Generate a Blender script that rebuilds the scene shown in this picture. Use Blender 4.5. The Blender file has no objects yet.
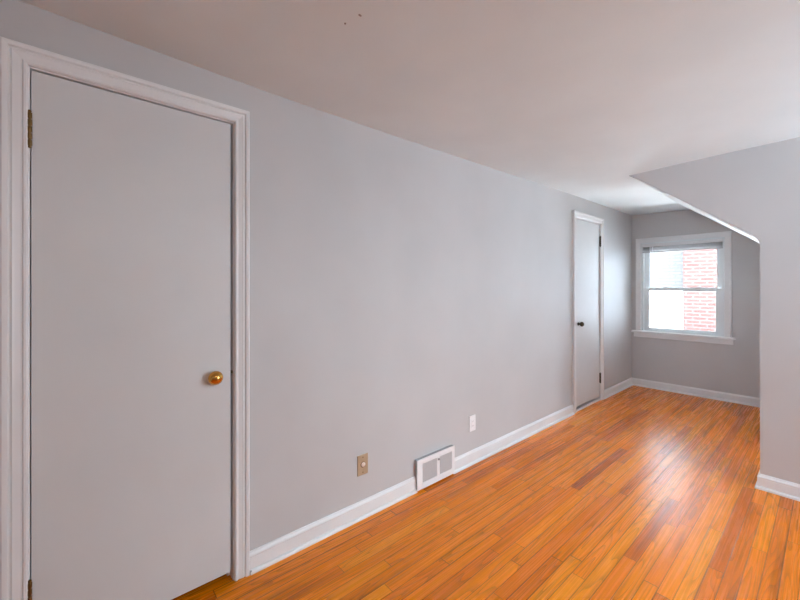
import bpy, bmesh, math, random
from mathutils import Vector, Matrix
random.seed(7)
PI = math.pi
S = bpy.context.scene
C = S.collection

# ------------------------------------------------------------------ camera, world, sun, window light, exposure
D, CAMH, YAW = 1.7411, 1.30, 0.8532
cam_d = bpy.data.cameras.new('camera')
cam = bpy.data.objects.new('camera', cam_d); C.objects.link(cam)
cam_d.sensor_width = 36.0
cam_d.lens = 375.389 * 36.0 / 800.0
cam_d.shift_y = -(300 - 287.176) / 800.0
cam_d.clip_start = 0.02
cam.location = (D, 0, CAMH)
cam.rotation_euler = (PI / 2, 0, YAW)
S.camera = cam

S.view_settings.view_transform = 'Standard'
S.view_settings.look = 'None'
S.view_settings.gamma = 1.0
S.view_settings.use_curve_mapping = False
S.view_settings.exposure = 0.62

W = bpy.data.worlds.new('sky'); S.world = W
W.use_nodes = True
bg = W.node_tree.nodes['Background']
bg.inputs['Color'].default_value = (0.70, 0.84, 1.0, 1)
bg.inputs['Strength'].default_value = 7.5

def light(name, kind, energy, color, loc, direction):
    d = bpy.data.lights.new(name, kind); d.energy = energy; d.color = color
    o = bpy.data.objects.new(name, d); C.objects.link(o)
    o.location = loc
    o.rotation_euler = Vector(direction).to_track_quat('-Z', 'Y').to_euler()
    return o
sun = light('sun', 'SUN', 8.0, (1.0, 0.95, 0.88), (-8, -5, 9), (0.75, 0.50, -0.62))
sun.data.angle = 0.01
def daylight(name, energy, color, loc, direction, sx, sy):
    o = light(name, 'AREA', energy, color, loc, direction)
    o.data.shape = 'RECTANGLE'; o.data.size = sx; o.data.size_y = sy
    return o
# area lamps added outside the windows, standing in for open sky and sunlit ground
daylight('daylight_right', 9, (0.88, 0.94, 1.0), (3.72, 2.6, 1.4), (-1, -0.12, -0.15), 0.95, 1.2)
daylight('sky_fill_right', 175, (0.86, 0.94, 1.0), (5.2, 3.1, 2.6), (-1, -0.35, -0.36), 1.6, 1.4)
daylight('ground_fill_right', 65, (0.86, 0.94, 1.0), (4.3, 2.4, 0.55), (-1, -0.2, 0.48), 1.4, 0.7)
daylight('daylight_rear', 15, (0.94, 0.97, 1.0), (1.9, -5.20, 1.4), (-0.05, 1, 0.06), 1.7, 1.2)
daylight('ground_fill', 560, (0.93, 0.96, 1.0), (0.4, 7.4, -0.7), (0.02, -1, 1.05), 3.0, 1.6)
daylight('paving_fill', 330, (0.93, 0.96, 1.0), (0.4, 6.75, -1.0), (0.02, -0.45, 1.0), 2.6, 1.0)
daylight('sky_fill_left', 2200, (0.92, 0.96, 1.0), (-1.7, 7.5, 1.9), (1.0, -0.95, -0.15), 1.6, 1.8)

# ------------------------------------------------------------------ materials
def mat(name, base=(0.8, 0.8, 0.8), rough=0.5, metal=0.0, coat=0.0):
    m = bpy.data.materials.new(name); m.use_nodes = True
    b = m.node_tree.nodes['Principled BSDF']
    b.inputs['Base Color'].default_value = (*base, 1)
    b.inputs['Roughness'].default_value = rough
    b.inputs['Metallic'].default_value = metal
    b.inputs['Coat Weight'].default_value = coat
    return m
def N(m, kind, **kw):
    n = m.node_tree.nodes.new(kind)
    for k, v in kw.items(): setattr(n, k, v)
    return n
def L(m, a, b): m.node_tree.links.new(a, b)
def math_node(m, op, a, b=None, c=None):
    n = N(m, 'ShaderNodeMath', operation=op)
    for i, v in enumerate((a, b, c)):
        if v is None: continue
        if isinstance(v, (int, float)): n.inputs[i].default_value = v
        else: L(m, v, n.inputs[i])
    return n.outputs[0]
def ramp(m, fac, stops):
    r = N(m, 'ShaderNodeValToRGB')
    while len(r.color_ramp.elements) < len(stops): r.color_ramp.elements.new(0.5)
    for e, (p, col) in zip(r.color_ramp.elements, stops):
        e.position = p; e.color = (*col, 1)
    L(m, fac, r.inputs[0]); return r.outputs[0]

def painted(name, base, rough, bump=0.02, scale=180.0, var=0.03):
    """roller-painted surface: faint mottling and stipple"""
    m = mat(name, base, rough); b = m.node_tree.nodes['Principled BSDF']
    tc = N(m, 'ShaderNodeTexCoord')
    n1 = N(m, 'ShaderNodeTexNoise'); n1.inputs['Scale'].default_value = 2.3; n1.inputs['Detail'].default_value = 3
    L(m, tc.outputs['Object'], n1.inputs['Vector'])
    lo = tuple(x * (1 - var) for x in base); hi = tuple(min(1, x * (1 + var)) for x in base)
    L(m, ramp(m, n1.outputs['Fac'], [(0.3, lo), (0.7, hi)]), b.inputs['Base Color'])
    n2 = N(m, 'ShaderNodeTexNoise'); n2.inputs['Scale'].default_value = scale; n2.inputs['Detail'].default_value = 2
    L(m, tc.outputs['Object'], n2.inputs['Vector'])
    bp = N(m, 'ShaderNodeBump'); bp.inputs['Strength'].default_value = bump; bp.inputs['Distance'].default_value = 0.004
    L(m, n2.outputs['Fac'], bp.inputs['Height']); L(m, bp.outputs['Normal'], b.inputs['Normal'])
    return m

M_wall = painted('wall_paint', (0.57, 0.56, 0.565), 0.55, 0.04)
M_ceil = painted('ceiling_paint', (0.75, 0.805, 0.83), 0.7, 0.05, 120)
M_trim = painted('white_trim_paint', (0.80, 0.80, 0.81), 0.35, 0.01)
M_door = painted('door_paint', (0.68, 0.68, 0.685), 0.5, 0.03, 60, 0.03)
M_vinyl = mat('white_vinyl', (0.80, 0.84, 0.86), 0.35)
M_brass = mat('polished_brass', (0.68, 0.36, 0.085), 0.16, 1.0)
M_oldbrass = mat('aged_brass', (0.22, 0.135, 0.055), 0.3, 1.0)
M_darkbrass = mat('dark_bronze', (0.10, 0.085, 0.06), 0.35, 1.0)
M_beige = mat('tan_metal_plate', (0.50, 0.375, 0.25), 0.35, 0.15)
M_ivory = mat('ivory_plastic', (0.92, 0.80, 0.72), 0.3)
M_white = mat('white_plastic', (0.88, 0.88, 0.90), 0.35)
M_grey = mat('grey_metal', (0.38, 0.38, 0.39), 0.45, 0.2)
M_grille = mat('grille_paint', (0.80, 0.80, 0.81), 0.45)
M_dark = mat('dark_void', (0.03, 0.025, 0.022), 0.8)
M_slat = mat('blind_slat', (0.46, 0.455, 0.47), 0.4)
M_saddle = painted('pale_threshold_wood', (0.72, 0.68, 0.65), 0.4, 0.02)
M_mark = mat('scuffed_plaster', (0.32, 0.28, 0.275), 0.8)
M_concrete = painted('pale_ground', (0.55, 0.55, 0.53), 0.9)

def glass_mat():
    m = bpy.data.materials.new('window_glass'); m.use_nodes = True
    nt = m.node_tree; nt.nodes.clear()
    out = nt.nodes.new('ShaderNodeOutputMaterial')
    tr = nt.nodes.new('ShaderNodeBsdfTransparent'); tr.inputs[0].default_value = (0.96, 0.98, 0.98, 1)
    gl = nt.nodes.new('ShaderNodeBsdfGlossy'); gl.inputs['Roughness'].default_value = 0.02
    fr = nt.nodes.new('ShaderNodeFresnel'); fr.inputs['IOR'].default_value = 1.45
    mx = nt.nodes.new('ShaderNodeMixShader')
    nt.links.new(fr.outputs[0], mx.inputs[0]); nt.links.new(tr.outputs[0], mx.inputs[1]); nt.links.new(gl.outputs[0], mx.inputs[2])
    nt.links.new(mx.outputs[0], out.inputs[0])
    return m
M_glass = glass_mat()

def floor_mat():
    m = mat('oak_strip_floor', (0.5, 0.2, 0.04), 0.28)
    b = m.node_tree.nodes['Principled BSDF']; b.inputs['Specular IOR Level'].default_value = 0.42
    tc = N(m, 'ShaderNodeTexCoord'); sp = N(m, 'ShaderNodeSeparateXYZ'); L(m, tc.outputs['Object'], sp.inputs[0])
    X, Y = sp.outputs[0], sp.outputs[1]
    PW = 0.057
    xr = math_node(m, 'DIVIDE', X, PW)
    row = math_node(m, 'FLOOR', xr); fx = math_node(m, 'FRACT', xr)
    wn = N(m, 'ShaderNodeTexWhiteNoise', noise_dimensions='1D'); L(m, math_node(m, 'ADD', row, 13.37), wn.inputs['W'])
    sc = N(m, 'ShaderNodeSeparateColor'); L(m, wn.outputs['Color'], sc.inputs[0])
    ln = math_node(m, 'MULTIPLY_ADD', sc.outputs[0], 1.0, 0.60)
    yy = math_node(m, 'DIVIDE', math_node(m, 'MULTIPLY_ADD', sc.outputs[1], 9.0, math_node(m, 'ADD', Y, 20.0)), ln)
    col = math_node(m, 'FLOOR', yy); fy = math_node(m, 'FRACT', yy)
    cid = N(m, 'ShaderNodeCombineXYZ'); L(m, row, cid.inputs[0]); L(m, col, cid.inputs[1])
    w2 = N(m, 'ShaderNodeTexWhiteNoise', noise_dimensions='2D'); L(m, cid.outputs[0], w2.inputs['Vector'])
    s2 = N(m, 'ShaderNodeSeparateColor'); L(m, w2.outputs['Color'], s2.inputs[0])
    # per-board tone
    tone = ramp(m, s2.outputs[0], [(0.0, (0.54, 0.120, 0.003)), (0.10, (0.70, 0.168, 0.002)), (0.5, (0.81, 0.215, 0.001)),
                                   (0.9, (0.84, 0.238, 0.002)), (1.0, (0.87, 0.28, 0.006))])
    # grain coordinates, shifted per board
    gx = math_node(m, 'MULTIPLY_ADD', s2.outputs[1], 31.0, X)
    gy = math_node(m, 'MULTIPLY_ADD', s2.outputs[2], 17.0, Y)
    gv = N(m, 'ShaderNodeCombineXYZ'); L(m, math_node(m, 'MULTIPLY', gx, 1.0), gv.inputs[0]); L(m, math_node(m, 'MULTIPLY', gy, 0.07), gv.inputs[1])
    n1 = N(m, 'ShaderNodeTexNoise'); n1.inputs['Scale'].default_value = 26; n1.inputs['Detail'].default_value = 5; n1.inputs['Roughness'].default_value = 0.6
    gf = N(m, 'ShaderNodeCombineXYZ'); L(m, math_node(m, 'MULTIPLY', gx, 4.5), gf.inputs[0]); L(m, math_node(m, 'MULTIPLY', gy, 0.07), gf.inputs[1])
    L(m, gf.outputs[0], n1.inputs['Vector'])
    # cathedral rings: a stretched smooth field turned into bands
    n0 = N(m, 'ShaderNodeTexNoise'); n0.inputs['Scale'].default_value = 13; n0.inputs['Detail'].default_value = 1.0
    L(m, gv.outputs[0], n0.inputs['Vector'])
    rings = math_node(m, 'FRACT', math_node(m, 'MULTIPLY', n0.outputs['Fac'], 13.0))
    ringd = math_node(m, 'POWER', rings, 3.0)
    ringon = math_node(m, 'MULTIPLY', ringd, math_node(m, 'GREATER_THAN', s2.outputs[1], 0.35))
    g = math_node(m, 'SUBTRACT', math_node(m, 'MULTIPLY_ADD', n1.outputs['Fac'], 0.7, 0.76), math_node(m, 'MULTIPLY', ringon, 0.36))
    # occasional dark streaks
    n3 = N(m, 'ShaderNodeTexNoise'); n3.inputs['Scale'].default_value = 15; n3.inputs['Detail'].default_value = 3
    gv3 = N(m, 'ShaderNodeCombineXYZ'); L(m, math_node(m, 'ADD', gx, 5.0), gv3.inputs[0]); L(m, math_node(m, 'MULTIPLY', gy, 0.05), gv3.inputs[1])
    L(m, gv3.outputs[0], n3.inputs['Vector'])
    st = N(m, 'ShaderNodeMapRange'); st.inputs['From Min'].default_value = 0.57; st.inputs['From Max'].default_value = 0.72
    st.inputs['To Min'].default_value = 1.0; st.inputs['To Max'].default_value = 0.5
    L(m, n3.outputs['Fac'], st.inputs['Value'])
    g = math_node(m, 'MULTIPLY', g, st.outputs[0])
    # seams
    ex = math_node(m, 'MINIMUM', fx, math_node(m, 'SUBTRACT', 1.0, fx))
    ex = math_node(m, 'MULTIPLY', ex, PW)
    ey = math_node(m, 'MULTIPLY', math_node(m, 'MINIMUM', fy, math_node(m, 'SUBTRACT', 1.0, fy)), ln)
    ed = math_node(m, 'MINIMUM', ex, ey)
    wv = math_node(m, 'MULTIPLY_ADD', math_node(m, 'GREATER_THAN', s2.outputs[2], 0.72), 0.0020, 0.0018)
    seam = N(m, 'ShaderNodeMapRange'); L(m, ed, seam.inputs['Value'])
    seam.inputs['From Min'].default_value = 0.0; L(m, wv, seam.inputs['From Max'])
    seam.inputs['To Min'].default_value = 0.12; seam.inputs['To Max'].default_value = 1.0
    g2 = math_node(m, 'MULTIPLY', g, seam.outputs[0])
    mul = N(m, 'ShaderNodeVectorMath', operation='SCALE'); L(m, tone, mul.inputs[0]); L(m, g2, mul.inputs['Scale'])
    mn = N(m, 'ShaderNodeVectorMath', operation='MINIMUM'); L(m, mul.outputs[0], mn.inputs[0]); mn.inputs[1].default_value = (0.98, 0.98, 0.98)
    L(m, mn.outputs[0], b.inputs['Base Color'])
    rr = math_node(m, 'MULTIPLY_ADD', n1.outputs['Fac'], 0.14, 0.20)
    L(m, rr, b.inputs['Roughness'])
    bp = N(m, 'ShaderNodeBump'); bp.inputs['Strength'].default_value = 0.25; bp.inputs['Distance'].default_value = 0.0015
    L(m, math_node(m, 'ADD', seam.outputs[0], math_node(m, 'MULTIPLY', n1.outputs['Fac'], 0.12)), bp.inputs['Height'])
    L(m, bp.outputs['Normal'], b.inputs['Normal'])
    return m
M_floor = floor_mat()

def brick_mat(name, c1, c2, mortar, msize=0.012, rough=0.9):
    m = mat(name, c1, rough); b = m.node_tree.nodes['Principled BSDF']
    tc = N(m, 'ShaderNodeTexCoord'); sp = N(m, 'ShaderNodeSeparateXYZ'); L(m, tc.outputs['Object'], sp.inputs[0])
    cb = N(m, 'ShaderNodeCombineXYZ')
    L(m, math_node(m, 'ADD', sp.outputs[0], sp.outputs[1]), cb.inputs[0]); L(m, sp.outputs[2], cb.inputs[1])
    bt = N(m, 'ShaderNodeTexBrick'); L(m, cb.outputs[0], bt.inputs['Vector'])
    bt.inputs['Color1'].default_value = (*c1, 1); bt.inputs['Color2'].default_value = (*c2, 1); bt.inputs['Mortar'].default_value = (*mortar, 1)
    bt.inputs['Scale'].default_value = 1.0; bt.inputs['Mortar Size'].default_value = msize
    bt.inputs['Brick Width'].default_value = 0.215; bt.inputs['Row Height'].default_value = 0.0675
    bt.inputs['Mortar Smooth'].default_value = 0.1
    L(m, bt.outputs['Color'], b.inputs['Base Color'])
    return m
M_brick = brick_mat('red_brick', (0.048, 0.0165, 0.014), (0.062, 0.024, 0.020), (0.058, 0.052, 0.051), 0.011)
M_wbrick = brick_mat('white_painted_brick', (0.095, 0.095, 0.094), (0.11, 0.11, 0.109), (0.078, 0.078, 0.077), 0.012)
M_stucco = painted('white_stucco', (0.88, 0.88, 0.87), 0.9)

# ------------------------------------------------------------------ mesh helpers
def link(name, bm, m, parent=None, smooth=False):
    bmesh.ops.recalc_face_normals(bm, faces=bm.faces[:])
    me = bpy.data.meshes.new(name); bm.to_mesh(me); bm.free()
    for mm in (m if isinstance(m, (list, tuple)) else [m]): me.materials.append(mm)
    if smooth:
        for p in me.polygons: p.use_smooth = True
    o = bpy.data.objects.new(name, me); C.objects.link(o)
    if parent: o.parent = parent; o.matrix_parent_inverse = Matrix.Translation(parent.location).inverted()
    return o
def box(bm, x0, x1, y0, y1, z0, z1, bev=0.0):
    r = bmesh.ops.create_cube(bm, size=1.0)
    vs = r['verts']
    for v in vs:
        v.co = Vector((x0 + (v.co.x + .5) * (x1 - x0), y0 + (v.co.y + .5) * (y1 - y0), z0 + (v.co.z + .5) * (z1 - z0)))
    if bev > 0:
        es = list({e for v in vs for e in v.link_edges})
        bmesh.ops.bevel(bm, geom=es, offset=bev, segments=2, affect='EDGES', profile=0.5)
def boxes(*bs):
    bm = bmesh.new()
    for b in bs: box(bm, *b)
    return bm
def lathe(bm, prof, origin, axis='X', seg=28):
    """profile [(distance along axis, radius)] turned about an axis through origin"""
    rings = []
    for a, r in prof:
        ring = []
        for k in range(seg):
            t = 2 * PI * k / seg
            p = {'X': (a, r * math.cos(t), r * math.sin(t)), 'Y': (r * math.cos(t), a, r * math.sin(t)),
                 'Z': (r * math.cos(t), r * math.sin(t), a)}[axis]
            ring.append(bm.verts.new(Vector(origin) + Vector(p)))
        rings.append(ring)
    for A, B in zip(rings, rings[1:]):
        for k in range(seg): bm.faces.new((A[k], A[(k + 1) % seg], B[(k + 1) % seg], B[k]))
    bm.faces.new(rings[0]); bm.faces.new(rings[-1])
def sweep(bm, path, prof, place):
    """mitred moulding: path [(a, b)] in a plane, profile [(offset to the left of the path, height)], place(a, b, h) -> xyz"""
    P = [Vector(p) for p in path]; n = len(P); rows = []
    for i, p in enumerate(P):
        ds = []
        if i > 0: ds.append((p - P[i - 1]).normalized())
        if i < n - 1: ds.append((P[i + 1] - p).normalized())
        ns = [Vector((-d.y, d.x)) for d in ds]
        if len(ns) == 2:
            b = (ns[0] + ns[1]).normalized(); b = b / max(0.2, b.dot(ns[0]))
        else: b = ns[0]
        rows.append([bm.verts.new(place(p.x + b.x * o, p.y + b.y * o, h)) for o, h in prof])
    k = len(prof)
    for A, B in zip(rows, rows[1:]):
        for j in range(k): bm.faces.new((A[j], A[(j + 1) % k], B[(j + 1) % k], B[j]))
    bm.faces.new(rows[0]); bm.faces.new(rows[-1])
def tag(o, label, cat, kind=None, group=None):
    o['label'] = label; o['category'] = cat
    if kind: o['kind'] = kind
    if group: o['group'] = group
    return o
def empty(name, loc):
    o = bpy.data.objects.new(name, None); C.objects.link(o); o.location = loc; o.empty_display_size = 0.1
    return o

# ------------------------------------------------------------------ room dimensions
F, B = 3.3468, 5.6213          # partition face, far window wall
AX = 1.4435                    # alcove's right side
RX, BY = 3.55, -5.0           # right wall, wall behind the camera
TOP = 2.42
def slope_z(x): return 2.035 - 0.766 * (x - 0.896)

# door and window openings in the walls
D1 = (-0.110, 0.541, 2.030)    # left door: y0, y1, head
D2 = (3.935, 4.580, 2.028)     # far door
WX0, WX1, WZ0, WZ1 = 0.113, 0.948, 0.712, 1.876

# floor (runs on through the doorways)
fl = link('floor', boxes((-0.75, RX + .12, BY - .12, B + .12, -0.06, 0.0)), M_floor)
tag(fl, 'glossy orange-brown oak strip floor running towards the window', 'floor', 'structure')

# left wall with two door openings
bm = bmesh.new()
T = -0.115
ys = [BY - .12, D1[0], D1[1], D2[0], D2[1], B + .12]
for a, b, z0 in ((ys[0], ys[1], 0), (ys[1], ys[2], D1[2]), (ys[2], ys[3], 0), (ys[3], ys[4], D2[2]), (ys[4], ys[5], 0)):
    box(bm, T, 0, a, b, z0, TOP)
wl = link('wall_left', bm, M_wall)
tag(wl, 'long pale grey wall with two white doors', 'wall', 'structure')
# closets behind the doors, their unlit darkness put into a near-black colour
for n_, (a, b, hd) in enumerate((D1, D2)):
    bm = bmesh.new()
    box(bm, -0.72, -0.70, a - .1, b + .1, 0, TOP); box(bm, -0.70, T, a - .12, a - .1, 0, TOP)
    box(bm, -0.70, T, b + .1, b + .12, 0, TOP); box(bm, -0.70, T, a - .1, b + .1, hd + .1, hd + .12)
    c = link('wall_closet_%d' % (n_ + 1), bm, M_dark)
    tag(c, ('dark closet space behind the near door', 'dark closet space behind the far door')[n_], 'wall', 'structure')

# far wall with window opening
bm = bmesh.new()
for bb in ((-0.115, WX0, 0, TOP), (WX1, AX + .12, 0, TOP), (WX0, WX1, 0, WZ0), (WX0, WX1, WZ1, TOP)):
    box(bm, bb[0], bb[1], B, B + .16, bb[2], bb[3])
tag(link('wall_far', bm, M_wall), 'grey alcove end wall around the window', 'wall', 'structure')

# partition wall facing the camera, cut away along the roof slope with an eased corner
prof = [(0.60, slope_z(0.60))]
xs = [0.694 + i * (1.385 - 0.694) / 8 for i in range(9)]
prof += [(x, slope_z(x)) for x in xs]
p0, p2, ctrl = Vector((1.385, slope_z(1.385))), Vector((AX, 1.565)), Vector((AX, slope_z(AX)))
for i in range(1, 9):
    t = i / 8; q = p0 * (1 - t) ** 2 + ctrl * 2 * t * (1 - t) + p2 * t * t
    prof.append((q.x, q.y))
bm = bmesh.new()
PT = 0.09
low = prof + [(AX, 0), (RX + .12, 0)]
upp = [(x, TOP) for x, z in prof[:-1]] + [(AX, TOP), (RX + .12, TOP)]
fr = [bm.verts.new((x, F, z)) for x, z in low]; bk = [bm.verts.new((x, F + PT, z)) for x, z in low]
fu = [bm.verts.new((x, F, z)) for x, z in upp]; bu = [bm.verts.new((x, F + PT, z)) for x, z in upp]
n = len(prof)
for i in range(n - 1):
    bm.faces.new((fr[i], fr[i + 1], fu[i + 1], fu[i])); bm.faces.new((bk[i + 1], bk[i], bu[i], bu[i + 1]))
    f = bm.faces.new((fr[i], bk[i], bk[i + 1], fr[i + 1])); f.material_index = 1
    bm.faces.new((fu[i], fu[i + 1], bu[i + 1], bu[i]))
bm.faces.new((fr[n - 1], fr[n], fr[n + 1], fu[n], fu[n - 1])); bm.faces.new((bk[n], bk[n - 1], bu[n - 1], bu[n], bk[n + 1]))
bm.faces.new((fr[n - 1], bk[n - 1], bk[n], fr[n])); bm.faces.new((fr[n], bk[n], bk[n + 1], fr[n + 1]))
bm.faces.new((fr[n + 1], bk[n + 1], bu[n], fu[n])); bm.faces.new((fu[n - 1], fu[n], bu[n], bu[n - 1])); bm.faces.new((fr[0], fu[0], bu[0], bk[0]))
tag(link('wall_partition', bm, [M_wall, M_ceil]), 'grey wall at right with its slanted edge cut along the alcove slope', 'wall', 'structure')
# alcove's own right side
tag(link('wall_alcove', boxes((AX, AX + .12, F + PT, B, 0, TOP)), M_wall), 'short side wall of the alcove behind the partition', 'wall', 'structure')

# right wall with two windows, wall behind
RW = ((2.05, 3.15),); RZ0, RZ1 = 0.75, 1.98
bm = bmesh.new()
yy = [BY - .12, RW[0][0], RW[0][1], F]
for i in range(3):
    if i == 1:
        box(bm, RX, RX + .12, yy[i], yy[i + 1], 0, RZ0); box(bm, RX, RX + .12, yy[i], yy[i + 1], RZ1, TOP)
    else: box(bm, RX, RX + .12, yy[i], yy[i + 1], 0, TOP)
tag(link('wall_right', bm, M_wall), 'grey wall at the right side of the room', 'wall', 'structure')
BW = (1.0, 2.8)
tag(link('wall_rear', boxes((0, BW[0], BY - .12, BY, 0, TOP), (BW[1], RX, BY - .12, BY, 0, TOP), (BW[0], BW[1], BY - .12, BY, 0, RZ0), (BW[0], BW[1], BY - .12, BY, RZ1, TOP)), M_wall), 'grey wall closing the room behind the viewpoint', 'wall', 'structure')

tag(link('roof', boxes((-0.75, RX + .14, BY - .14, B + .18, TOP, TOP + .1)), M_dark), 'added slab over the room that keeps sky light out', 'roof', 'structure')  # added cover that stops sky light leaking in above the ceiling
tag(link('wall_light_block', boxes((0, 0.95, -1.32, -1.2, 0, TOP)), M_wall), 'added short grey wall behind the viewpoint, shading the left wall from the rear window', 'wall', 'structure')  # unseen wall added to keep rear window light off the near left wall
# ceiling: gently sagging plaster, dropping at a crease before the alcove, then the roof slope
def lerp(pts, x):
    if x <= pts[0][0]: return pts[0][1]
    for (a, va), (b, vb) in zip(pts, pts[1:]):
        if x <= b: return va + (vb - va) * (x - a) / (b - a)
    return pts[-1][1]
def sm(t): t = max(0, min(1, t)); return t * t * (3 - 2 * t)
LEFT = [(-5.2, 2.24), (-0.1, 2.236), (0.1, 2.229), (0.4, 2.222), (0.8, 2.217), (1.5, 2.219), (2.6, 2.232), (3.93, 2.250), (5.7, 2.257)]
FRONT = [(0.68, 2.190), (1.14, 2.207), (1.62, 2.217), (2.5, 2.22), (3.7, 2.22)]
CX = 0.685
def yend(x): return F + 0.001 if x >= CX else F + (CX - x) * 0.86
def main_z(x, y):
    fz = lerp(FRONT, x) if x >= CX else 2.190 + (2.250 - 2.190) * (CX - x) / CX
    mid = 2.226
    k = max(0, (y - 2.0) / (yend(x) - 2.0)) ** 1.6
    zr = mid * (1 - k) + fz * k
    w = sm(x / 0.6)
    return lerp(LEFT, y) * (1 - w) + zr * w
bm = bmesh.new()
gx = [-0.115, 0, .1, .2, .3, .4, .5, .6, CX, .78, .9, 1.05, 1.25, 1.62, 2.1, 2.7, RX + .12]
NY = 60
G = []
for x in gx:
    xx = max(x, 0)
    colv = []
    for j in range(NY + 1):
        y = BY - .12 + (yend(xx) - BY + .12) * j / NY
        colv.append(bm.verts.new((x, y, main_z(xx, y))))
    G.append(colv)
for A, Bc in zip(G, G[1:]):
    for j in range(NY):
        f = bm.faces.new((A[j], Bc[j], Bc[j + 1], A[j + 1])); f.smooth = True
# alcove flat
ridge = lambda y: 2.190 + (2.238 - 2.190) * (y - F) / (B - F)
NA = 14
H = []
ia = [i for i, x in enumerate(gx) if x <= CX]
for i in ia:
    x = gx[i]; xx = max(x, 0); colv = [bm.verts.new(G[i][NY].co)]
    y0 = yend(xx); z0 = G[i][NY].co.z
    for j in range(1, NA + 1):
        t = j / NA; y = y0 + (B + .1 - y0) * t
        zz = lerp(LEFT, y) * (1 - xx / CX) + ridge(y) * (xx / CX)
        zz = z0 + (lerp(LEFT, B + .1) * (1 - xx / CX) + ridge(B + .1) * (xx / CX) - z0) * t
        xs_ = x - (0.055 * sm(t) if i == ia[-1] else 0)
        colv.append(bm.verts.new((xs_, y, zz)))
    H.append(colv)
for A, Bc in zip(H, H[1:]):
    for j in range(NA):
        f = bm.faces.new((A[j], Bc[j], Bc[j + 1], A[j + 1])); f.smooth = True
# roof slope over the alcove
SP = []
last = H[-1]
sl = [p for p in prof if p[0] > 0.72]
for j, v in enumerate(last):
    y = v.co.y
    SP.append([bm.verts.new(v.co)] + [bm.verts.new((x + (0.004 if x > 1.43 else 0), y, z)) for x, z in sl])
for A, Bc in zip(SP, SP[1:]):
    for j in range(len(A) - 1):
        f = bm.faces.new((A[j], A[j + 1], Bc[j + 1], Bc[j])); f.smooth = True
ce = link('ceiling', bm, M_ceil)
tag(ce, 'pale painted ceiling dipping to a crease and sloping over the alcove', 'ceiling', 'structure')
# two small dark marks left in the plaster
for (x, y, r1) in ((0.622, 0.721, 0.0045), (0.689, 0.738, 0.005)):
    bm = bmesh.new()
    z = main_z(x, y)
    pts = [(r1 * (1 + .35 * math.sin(3 * t + x * 40)) * math.cos(t) * (1.0 if r1 < .005 else 0.7), r1 * (1 + .3 * math.cos(2 * t)) * math.sin(t) * (1 if r1 < .005 else 2.0))
           for t in [2 * PI * k / 14 for k in range(14)]]
    a = [bm.verts.new((x + p[0], y + p[1], z + .002)) for p in pts]; b = [bm.verts.new((x + p[0] * .6, y + p[1] * .6, z - .003)) for p in pts]
    bm.faces.new(b)
    for k in range(14): bm.faces.new((a[k], a[(k + 1) % 14], b[(k + 1) % 14], b[k]))
    mk = link('plaster_mark', bm, M_mark, ce); mk['label'] = 'small dark mark in the plaster'

# ------------------------------------------------------------------ baseboards
BB = [(0, 0), (.024, 0), (.024, .008), (.021, .014), (.013, .018), (.0125, .066), (.0115, .071), (.0135, .075), (.012, .081), (.007, .088), (.004, .095), (0, .096)]
def baseboard(name, path, label):
    bm = bmesh.new(); sweep(bm, path, BB, lambda a, b, h: (a, b, h))
    return tag(link(name, bm, M_trim), label, 'baseboard', 'structure')
VY0, VY1 = 1.640, 1.997          # register
E_ = 0.0
baseboard('baseboard_left', [(0, VY0 + .004), (0, 0.606)], 'white baseboard between the near door and the wall register')
baseboard('baseboard_left.001', [(0, 3.870), (0, VY1)], 'white baseboard between the wall register and the far door')
baseboard('baseboard_left.002', [(AX, F - .0), (AX, B), (0, B), (0, 4.650)][1:], 'white baseboard along the alcove end wall and the corner by the far door')
baseboard('baseboard_left.003', [(0, -0.178), (0, -1.2)], 'white baseboard left of the near door')
baseboard('baseboard_right', [(RX, F), (AX, F), (AX, B - .02)], 'white baseboard wrapping the corner of the right partition wall')

# ------------------------------------------------------------------ doors
# casing profile: (offset outward from the opening, height off the wall)
CAS = [(0, 0), (0, .010), (.004, .014), (.010, .0145), (.013, .011), (.018, .011), (.030, .0135), (.036, .0155), (.040, .0115), (.043, .0115),
       (.047, .019), (.058, .021), (.062, .019), (.062, 0)]
def casing(parent, y0, y1, zt):
    bm = bmesh.new()
    # path runs up the right side, over, down the left; outward is to the right, so offsets are negated
    sweep(bm, [(y1, 0), (y1, zt), (y0, zt), (y0, 0)], [(-o, h) for o, h in CAS], lambda a, b, h: (h, a, b))
    return link('casing', bm, M_trim, parent)
def jamb(parent, y0, y1, zt, stop):
    bm = bmesh.new(); t = .004
    box(bm, T, .0005, y0 - .006, y0 + t, 0, zt + .006); box(bm, T, .0005, y1 - t, y1 + .006, 0, zt + .006); box(bm, T, .0005, y0 + t, y1 - t, zt - t, zt + .006)
    # stop strips behind the slab
    box(bm, T + .01, stop, y0 + t, y0 + .016, 0, zt - t); box(bm, T + .01, stop, y1 - .016, y1 - t, 0, zt - t); box(bm, T + .01, stop, y0 + .016, y1 - .016, zt - .016, zt - t)
    return link('jamb', bm, M_trim, parent)
def hinge(parent, y, z0, z1, m, x=.006, r=.0062):
    bm = bmesh.new(); n = 5; L_ = (z1 - z0)
    for k in range(n):
        a = z0 + L_ * (k / n) + .0018; b = z0 + L_ * ((k + 1) / n) - .0018
        lathe(bm, [(a, r * .9), (a + .001, r), (b - .001, r), (b, r * .9)], (x, y, 0), 'Z', 16)
    lathe(bm, [(z0 - .006, .002), (z0 - .004, r * .75), (z0 + .001, r * .62), (z1 - .001, r * .62), (z1 + .004, r * .85), (z1 + .007, .002)], (x, y, 0), 'Z', 16)
    box(bm, -.012, x, y - .0012, y + .0012, z0, z1)
    return link('hinge', bm, m, parent, True)
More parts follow.
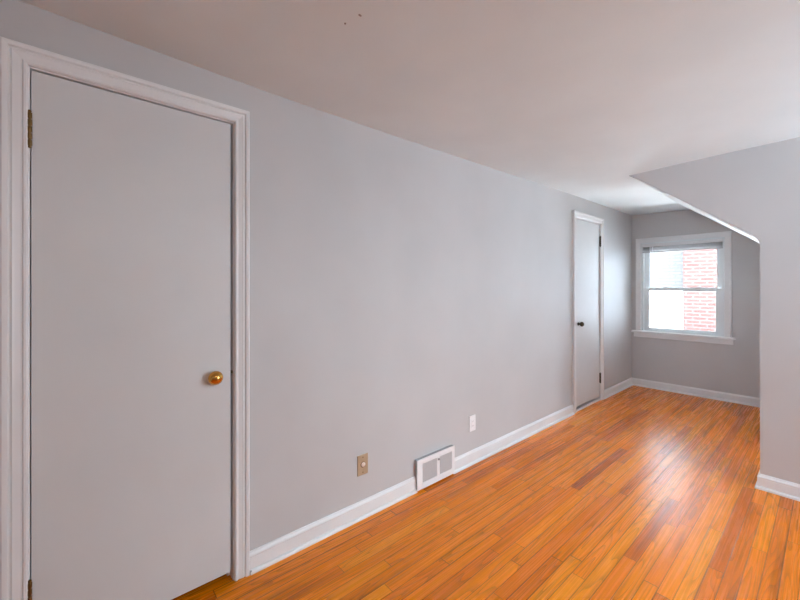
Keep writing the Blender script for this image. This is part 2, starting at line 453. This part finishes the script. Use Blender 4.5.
def knob(parent, y, z, x0, m, r=.026, reach=.066, name='knob'):
    bm = bmesh.new()
    lathe(bm, [(0, r * .72), (.003, r * .72), (.005, r * .66), (.007, r * .45)], (x0, y, z), 'X', 36)
    o = link('rosette', bm, m, parent, True)
    bm = bmesh.new()
    pr = [(.008, r * .42), (reach - 2 * r * .86, r * .40)]
    c0 = reach - r * .86
    for k in range(1, 16):
        a = PI * (0.14 + 0.86 * k / 15)
        pr.append((c0 - r * .86 * math.cos(a), max(.0005, r * math.sin(a))))
    lathe(bm, pr, (x0, y, z), 'X', 36)
    return link(name, bm, m, parent, True)

d1 = empty('door_1', (0, 0.215, 0)); tag(d1, 'nearest white flush door with a bright brass ball knob', 'door', 'structure')
casing(d1, D1[0], D1[1], D1[2]); jamb(d1, *D1, -.042)
bm = bmesh.new(); box(bm, -.040, -.004, D1[0] + .007, D1[1] - .013, .040, D1[2] - .009, .0015)
s1 = link('door_slab', bm, M_door, d1)
knob(d1, .459, .914, -.004, M_brass, .0295, .054)
hinge(d1, D1[0] + .004, 1.765, 1.878, M_oldbrass); hinge(d1, D1[0] + .004, 0.215, 0.328, M_oldbrass)
bm = bmesh.new(); box(bm, -.03, -.0035, D1[1] - .0125, D1[1] - .0042, .918, .930)
lt = link('latch', bm, M_darkbrass, d1); lt['label'] = 'small dark latch bolt in the door gap'

d2 = empty('door_2', (0, 4.26, 0)); tag(d2, 'far white flush door beside the alcove window, dark knob at its left edge', 'door', 'structure')
casing(d2, D2[0], D2[1], D2[2]); jamb(d2, *D2, -.044)
bm = bmesh.new(); box(bm, -.042, -.006, D2[0] + .010, D2[1] - .008, .044, D2[2] - .010, .0015)
link('door_slab', bm, M_door, d2)
knob(d2, 4.02, .912, -.006, M_darkbrass, .025, .060)
hinge(d2, D2[1] - .004, 1.768, 1.885, M_darkbrass); hinge(d2, D2[1] - .004, .200, .312, M_darkbrass)
bm = bmesh.new()
v = [(-.11, .0), (-.11, .006), (-.03, .008), (-.008, .021), (.002, .021), (.004, .0)]
A = [bm.verts.new((x, D2[0] + .005, z)) for x, z in v]; Bv = [bm.verts.new((x, D2[1] - .005, z)) for x, z in v]
bm.faces.new(A); bm.faces.new(Bv[::-1])
for k in range(6): bm.faces.new((A[k], A[(k + 1) % 6], Bv[(k + 1) % 6], Bv[k]))
th = link('threshold', bm, M_saddle, d2); th['label'] = 'pale worn threshold strip'

# ------------------------------------------------------------------ window
wn = empty('window_1', (0.53, B, 0.72)); tag(wn, 'white double-hung window at the end of the alcove', 'window', 'structure')
WC = [(0, 0), (0, .014), (.003, .017), (.052, .017), (.058, .020), (.071, .020), (.073, .018), (.073, 0)]
bm = bmesh.new()
sweep(bm, [(WX1, .731), (WX1, WZ1), (WX0, WZ1), (WX0, .731)], [(-o, h) for o, h in [(o * (.060 / .073), h) for o, h in WC]], lambda a, b, h: (a, B - h, b))
link('casing', bm, M_trim, wn)
bm = bmesh.new(); box(bm, .010, 1.044, B - .050, B + .03, .706, .731, .005); link('stool', bm, M_trim, wn)
bm = bmesh.new(); box(bm, .030, 1.024, B - .018, B, .648, .706, .003); link('apron', bm, M_trim, wn)
bm = bmesh.new()
y0, y1 = B + .0, B + .15
box(bm, WX0, WX0 + .024, y0, y1, WZ0 + .019, WZ1); box(bm, WX1 - .024, WX1, y0, y1, WZ0 + .019, WZ1)
box(bm, WX0 + .024, WX1 - .024, y0, y1, WZ1 - .02, WZ1); box(bm, WX0, WX1, B + .03, y1 + .03, WZ0, WZ0 + .022)
for xx in (WX0 + .024, WX1 - .034):
    box(bm, xx, xx + .010, B + .058, B + .066, WZ0 + .022, WZ1 - .02)
link('frame', bm, M_vinyl, wn)
def sash(name, z0, z1, ya, st, bt, tp):
    a, b = WX0 + .025, WX1 - .025
    bm = bmesh.new()
    box(bm, a, a + st, ya, ya + .028, z0, z1); box(bm, b - st, b, ya, ya + .028, z0, z1)
    box(bm, a + st, b - st, ya, ya + .028, z0, z0 + bt); box(bm, a + st, b - st, ya, ya + .028, z1 - tp, z1)
    # glazing bead
    for (p, q, r, s) in ((a + st, a + st + .008, z0 + bt, z1 - tp), (b - st - .008, b - st, z0 + bt, z1 - tp), (a + st, b - st, z0 + bt, z0 + bt + .008), (a + st, b - st, z1 - tp - .008, z1 - tp)):
        box(bm, p, q, ya + .006, ya + .018, r, s)
    o = link(name, bm, M_vinyl, wn)
    bm = bmesh.new(); box(bm, a + st, b - st, ya + .011, ya + .015, z0 + bt, z1 - tp)
    link('pane', bm, M_glass, o)
    return o
sash('upper_sash', 1.262, WZ1 - .021, B + .070, .045, .026, .045)
lo = sash('lower_sash', WZ0 + .023, 1.288, B + .030, .050, .036, .026)
for x in (0.36, 0.70):
    bm = bmesh.new()
    box(bm, x - .028, x + .028, B + .034, B + .054, 1.288, 1.294, .001); lathe(bm, [(1.293, .011), (1.300, .011), (1.302, .006)], (x, B + .045, 0), 'Z', 16)
    box(bm, x - .004, x + .024, B + .030, B + .038, 1.294, 1.301, .001)
    link('sash_lock', bm, M_grey, lo)

# raised mini blind
bl = empty('window_blind', (0.53, B + .01, 1.80)); tag(bl, 'white mini blind pulled up to the top of the alcove window', 'blind')
a, b = WX0 + .012, WX1 - .012
bm = bmesh.new(); box(bm, a, b, B - .030, B + .014, 1.820, 1.856, .004)
link('headrail', bm, M_trim, bl)
for k in range(14):
    bm = bmesh.new(); z = 1.8175 - k * .0040
    n = 6; f0 = []; f1 = []
    for i in range(n + 1):
        t = i / n; yv = B - .011 + .024 * t; zv = z + .0030 * math.sin(PI * t) + random.uniform(-.0004, .0004)
        f0.append(bm.verts.new((a + .004 + random.uniform(0, .003), yv, zv))); f1.append(bm.verts.new((b - .004 - random.uniform(0, .003), yv, zv)))
    g0 = [bm.verts.new(v.co + Vector((0, 0, -.0009))) for v in f0]; g1 = [bm.verts.new(v.co + Vector((0, 0, -.0009))) for v in f1]
    for i in range(n):
        bm.faces.new((f0[i], f1[i], f1[i + 1], f0[i + 1])); bm.faces.new((g0[i], g0[i + 1], g1[i + 1], g1[i]))
        bm.faces.new((f0[i], f0[i + 1], g0[i + 1], g0[i])); bm.faces.new((f1[i], g1[i], g1[i + 1], f1[i + 1]))
    bm.faces.new((f0[0], g0[0], g1[0], f1[0])); bm.faces.new((f0[n], f1[n], g1[n], g0[n]))
    link('slat', bm, M_slat, bl)
bm = bmesh.new(); box(bm, a + .004, b - .004, B - .012, B + .014, 1.746, 1.760, .003); link('bottom_rail', bm, M_slat, bl)
for x in (.215, .245):
    bm = bmesh.new(); box(bm, x - .004, x + .004, B - .0165, B - .0125, 1.750, 1.822, .001)
    link('cord', bm, M_white, bl)

# the room's other two windows, right wall and rear wall (seen only as reflections)
def plain_window(name, place, a0, a1, label):
    c = Vector(place((a0 + a1) / 2, RZ0, 0)); w = empty(name, c); tag(w, label, 'window', 'structure')
    bm = bmesh.new(); sweep(bm, [(a0, RZ0), (a0, RZ1), (a1, RZ1), (a1, RZ0), (a0, RZ0)], WC, place); link('casing', bm, M_trim, w)
    zm = (RZ0 + RZ1) / 2
    def bars(rs, h0, h1):
        bm = bmesh.new()
        for p, q, r, t in rs:
            A, Bq = Vector(place(p, r, h0)), Vector(place(q, t, h1))
            box(bm, min(A.x, Bq.x), max(A.x, Bq.x), min(A.y, Bq.y), max(A.y, Bq.y), r, t)
        return bm
    f_ = link('frame', bars(((a0, a0 + .05, RZ0, RZ1), (a1 - .05, a1, RZ0, RZ1), (a0 + .05, a1 - .05, RZ0, RZ0 + .05), (a0 + .05, a1 - .05, RZ1 - .05, RZ1),
              (a0 + .05, a1 - .05, zm - .02, zm + .02)), -.05, -.08), M_vinyl, w)
    link('pane', bars(((a0 + .05, a1 - .05, RZ0 + .05, RZ1 - .05),), -.063, -.067), M_glass, f_)
plain_window('window_2', lambda a, b, h: (RX - h, a, b), *RW[0], 'bright window in the right wall beside the partition')
plain_window('window_3', lambda a, b, h: (a, BY + h, b), *BW, 'bright window in the wall behind the viewpoint')

# ------------------------------------------------------------------ outlet plates and wall register
def plate(name, y, z, m, label, cat):
    o = empty(name, (0, y, z)); tag(o, label, cat)
    bm = bmesh.new(); box(bm, 0, .006, y - .036, y + .036, z - .0575, z + .0575, .0025)
    link('cover_plate', bm, m, o)
    return o
o1 = plate('cable_outlet', 1.237, .297, M_beige, 'tan metal outlet plate with a round ivory socket on the left wall', 'outlet')
bm = bmesh.new(); lathe(bm, [(.005, .0165), (.0075, .0165), (.0085, .0145)], (0, 1.237, .299), 'X', 28); c_ = link('collar', bm, M_oldbrass, o1, True)
bm = bmesh.new(); lathe(bm, [(.006, .0135), (.0095, .0135), (.011, .011), (.0112, .003)], (0, 1.237, .299), 'X', 28); link('socket', bm, M_ivory, o1, True)
for dz in (-.042, .042):
    bm = bmesh.new(); lathe(bm, [(.005, .0034), (.0066, .0034), (.0072, .002)], (0, 1.237, .297 + dz), 'X', 14); link('screw', bm, M_oldbrass, o1, True)
o2 = plate('power_outlet', 2.227, .295, M_white, 'small white outlet plate above the baseboard right of the register', 'outlet')
bm = bmesh.new(); box(bm, .0055, .0085, 2.227 - .017, 2.227 + .017, .295 - .033, .295 + .033, .0012)
ins = link('receptacle', bm, M_white, o2)
for dz in (-.0165, .0165):
    bm = bmesh.new()
    box(bm, .0083, .0088, 2.227 - .008, 2.227 - .0058, .295 + dz - .005, .295 + dz + .005); box(bm, .0083, .0088, 2.227 + .0058, 2.227 + .008, .295 + dz - .004, .295 + dz + .004)
    link('slot', bm, M_grey, ins)
for dz in (-.0485, .0485):
    bm = bmesh.new(); lathe(bm, [(.005, .003), (.0064, .003), (.0068, .002)], (0, 2.227, .295 + dz), 'X', 12); link('screw', bm, M_white, o2, True)

rg = empty('wall_register', (0, 1.82, 0)); tag(rg, 'white two-panel air register set into the baseboard', 'register')
z0, z1 = .012, .203; xf = .030; ym = 1.831
pn = ((1.684, 1.819), (1.845, 1.970)); pz = (.050, .172)
bm = bmesh.new()
box(bm, 0, .026, VY0 + .004, VY1 - .003, z1 - .005, z1 - .002); box(bm, 0, .026, VY0 + .004, VY0 + .007, z0, z1 - .005); box(bm, 0, .026, VY1 - .006, VY1 - .003, z0, z1 - .005)
link('side_flange', bm, M_grey, rg)
bm = bmesh.new()
box(bm, .024, xf, VY0, pn[0][0], z0, z1, .0015); box(bm, .024, xf, pn[1][1], VY1, z0, z1, .0015); box(bm, .024, xf, pn[0][1], pn[1][0], pz[0], pz[1])
box(bm, .024, xf, pn[0][0], pn[1][1], z0, pz[0]); box(bm, .024, xf, pn[0][0], pn[1][1], pz[1], z1)
link('face_frame', bm, M_white, rg)
for (a, b) in pn:
    bm = bmesh.new()
    nv = 17
    for k in range(nv):
        y = a + (b - a) * (k + .5) / nv
        box(bm, .016, .0275, y - .0016, y + .0016, pz[0], pz[1])
    for k in range(6):
        z = pz[0] + (pz[1] - pz[0]) * (k + .5) / 6
        box(bm, .016, .024, a, b, z - .001, z + .001)
    g = link('grille', bm, M_grille, rg)
bm = bmesh.new(); box(bm, .003, .010, VY0 + .012, VY1 - .012, pz[0] - .01, pz[1] + .01); link('damper', bm, M_grille, rg)
bm = bmesh.new(); box(bm, xf, .042, ym - .004, ym + .004, .158, .164, .001); box(bm, .036, .042, ym - .009, ym + .003, .155, .167, .0015); link('lever', bm, M_grey, rg)

# small grey block standing in for the shadowed gap at the baseboard end
bm = bmesh.new(); box(bm, .0, .022, .6045, .6125, .0, .017, .002)
tag(link('gap_shadow_block', bm, M_grey), 'tiny grey block for the gap shadow where the near door casing meets the baseboard', 'gap_shadow')

# ------------------------------------------------------------------ fill lamp added on the ceiling out of frame, brightens floor and walls
M_glow = bpy.data.materials.new('fill_lamp_glow'); M_glow.use_nodes = True
_b = M_glow.node_tree.nodes['Principled BSDF']
_b.inputs['Base Color'].default_value = (.85, .82, .78, 1); _b.inputs['Emission Color'].default_value = (0.92, 0.97, 1.0, 1); _b.inputs['Emission Strength'].default_value = 17
lx, ly = 2.4, 0.2; lz = 2.226
cl = empty('ceiling_fill_lamp', (lx, ly, lz)); tag(cl, 'added round ceiling fill lamp, unseen, to the right of the viewpoint', 'fill_lamp')
bm = bmesh.new(); lathe(bm, [(lz + .004, .15), (lz - .02, .15), (lz - .026, .143)], (lx, ly, 0), 'Z', 40); link('base', bm, M_brass, cl, True)
bm = bmesh.new(); lathe(bm, [(lz - .024, .165)] + [(lz - .03 - .09 * math.sin(PI / 2 * k / 10), max(.002, .17 * math.cos(PI / 2 * k / 10))) for k in range(11)], (lx, ly, 0), 'Z', 40)
link('fill_lamp_shade', bm, M_glow, cl, True)

# ------------------------------------------------------------------ outside the alcove window
def ray_x(u, Y):
    t = (u - 400) / 375.389; c, s = math.cos(YAW), math.sin(YAW)
    return (Y * s - t * Y * c) / (-t * s - c) + D
YC = 8.9
cx = ray_x(683, YC)
bm = bmesh.new(); box(bm, cx, cx + 0.95, YC, YC + .7, -3, 3.6)
ch = link('brick_chimney', bm, M_brick); tag(ch, 'red brick chimney stack outside the window at right', 'chimney')
nh = empty('neighbour_house', (cx - 2, YC + .35, -3)); tag(nh, 'white painted brick house wall outside the window at left', 'house')
bm = bmesh.new(); box(bm, cx - 5, cx, YC + .35, YC + .6, 1.24, 2.15); link('upper_wall', bm, M_wbrick, nh)
bm = bmesh.new(); box(bm, cx - 5, cx, YC + .33, YC + .6, -3, 1.24); link('lower_wall', bm, M_stucco, nh)
tag(link('ground', boxes((-12, 14, B + .3, 16, -3.2, -3.0)), M_concrete), 'pale paved ground between the houses', 'ground', 'structure')
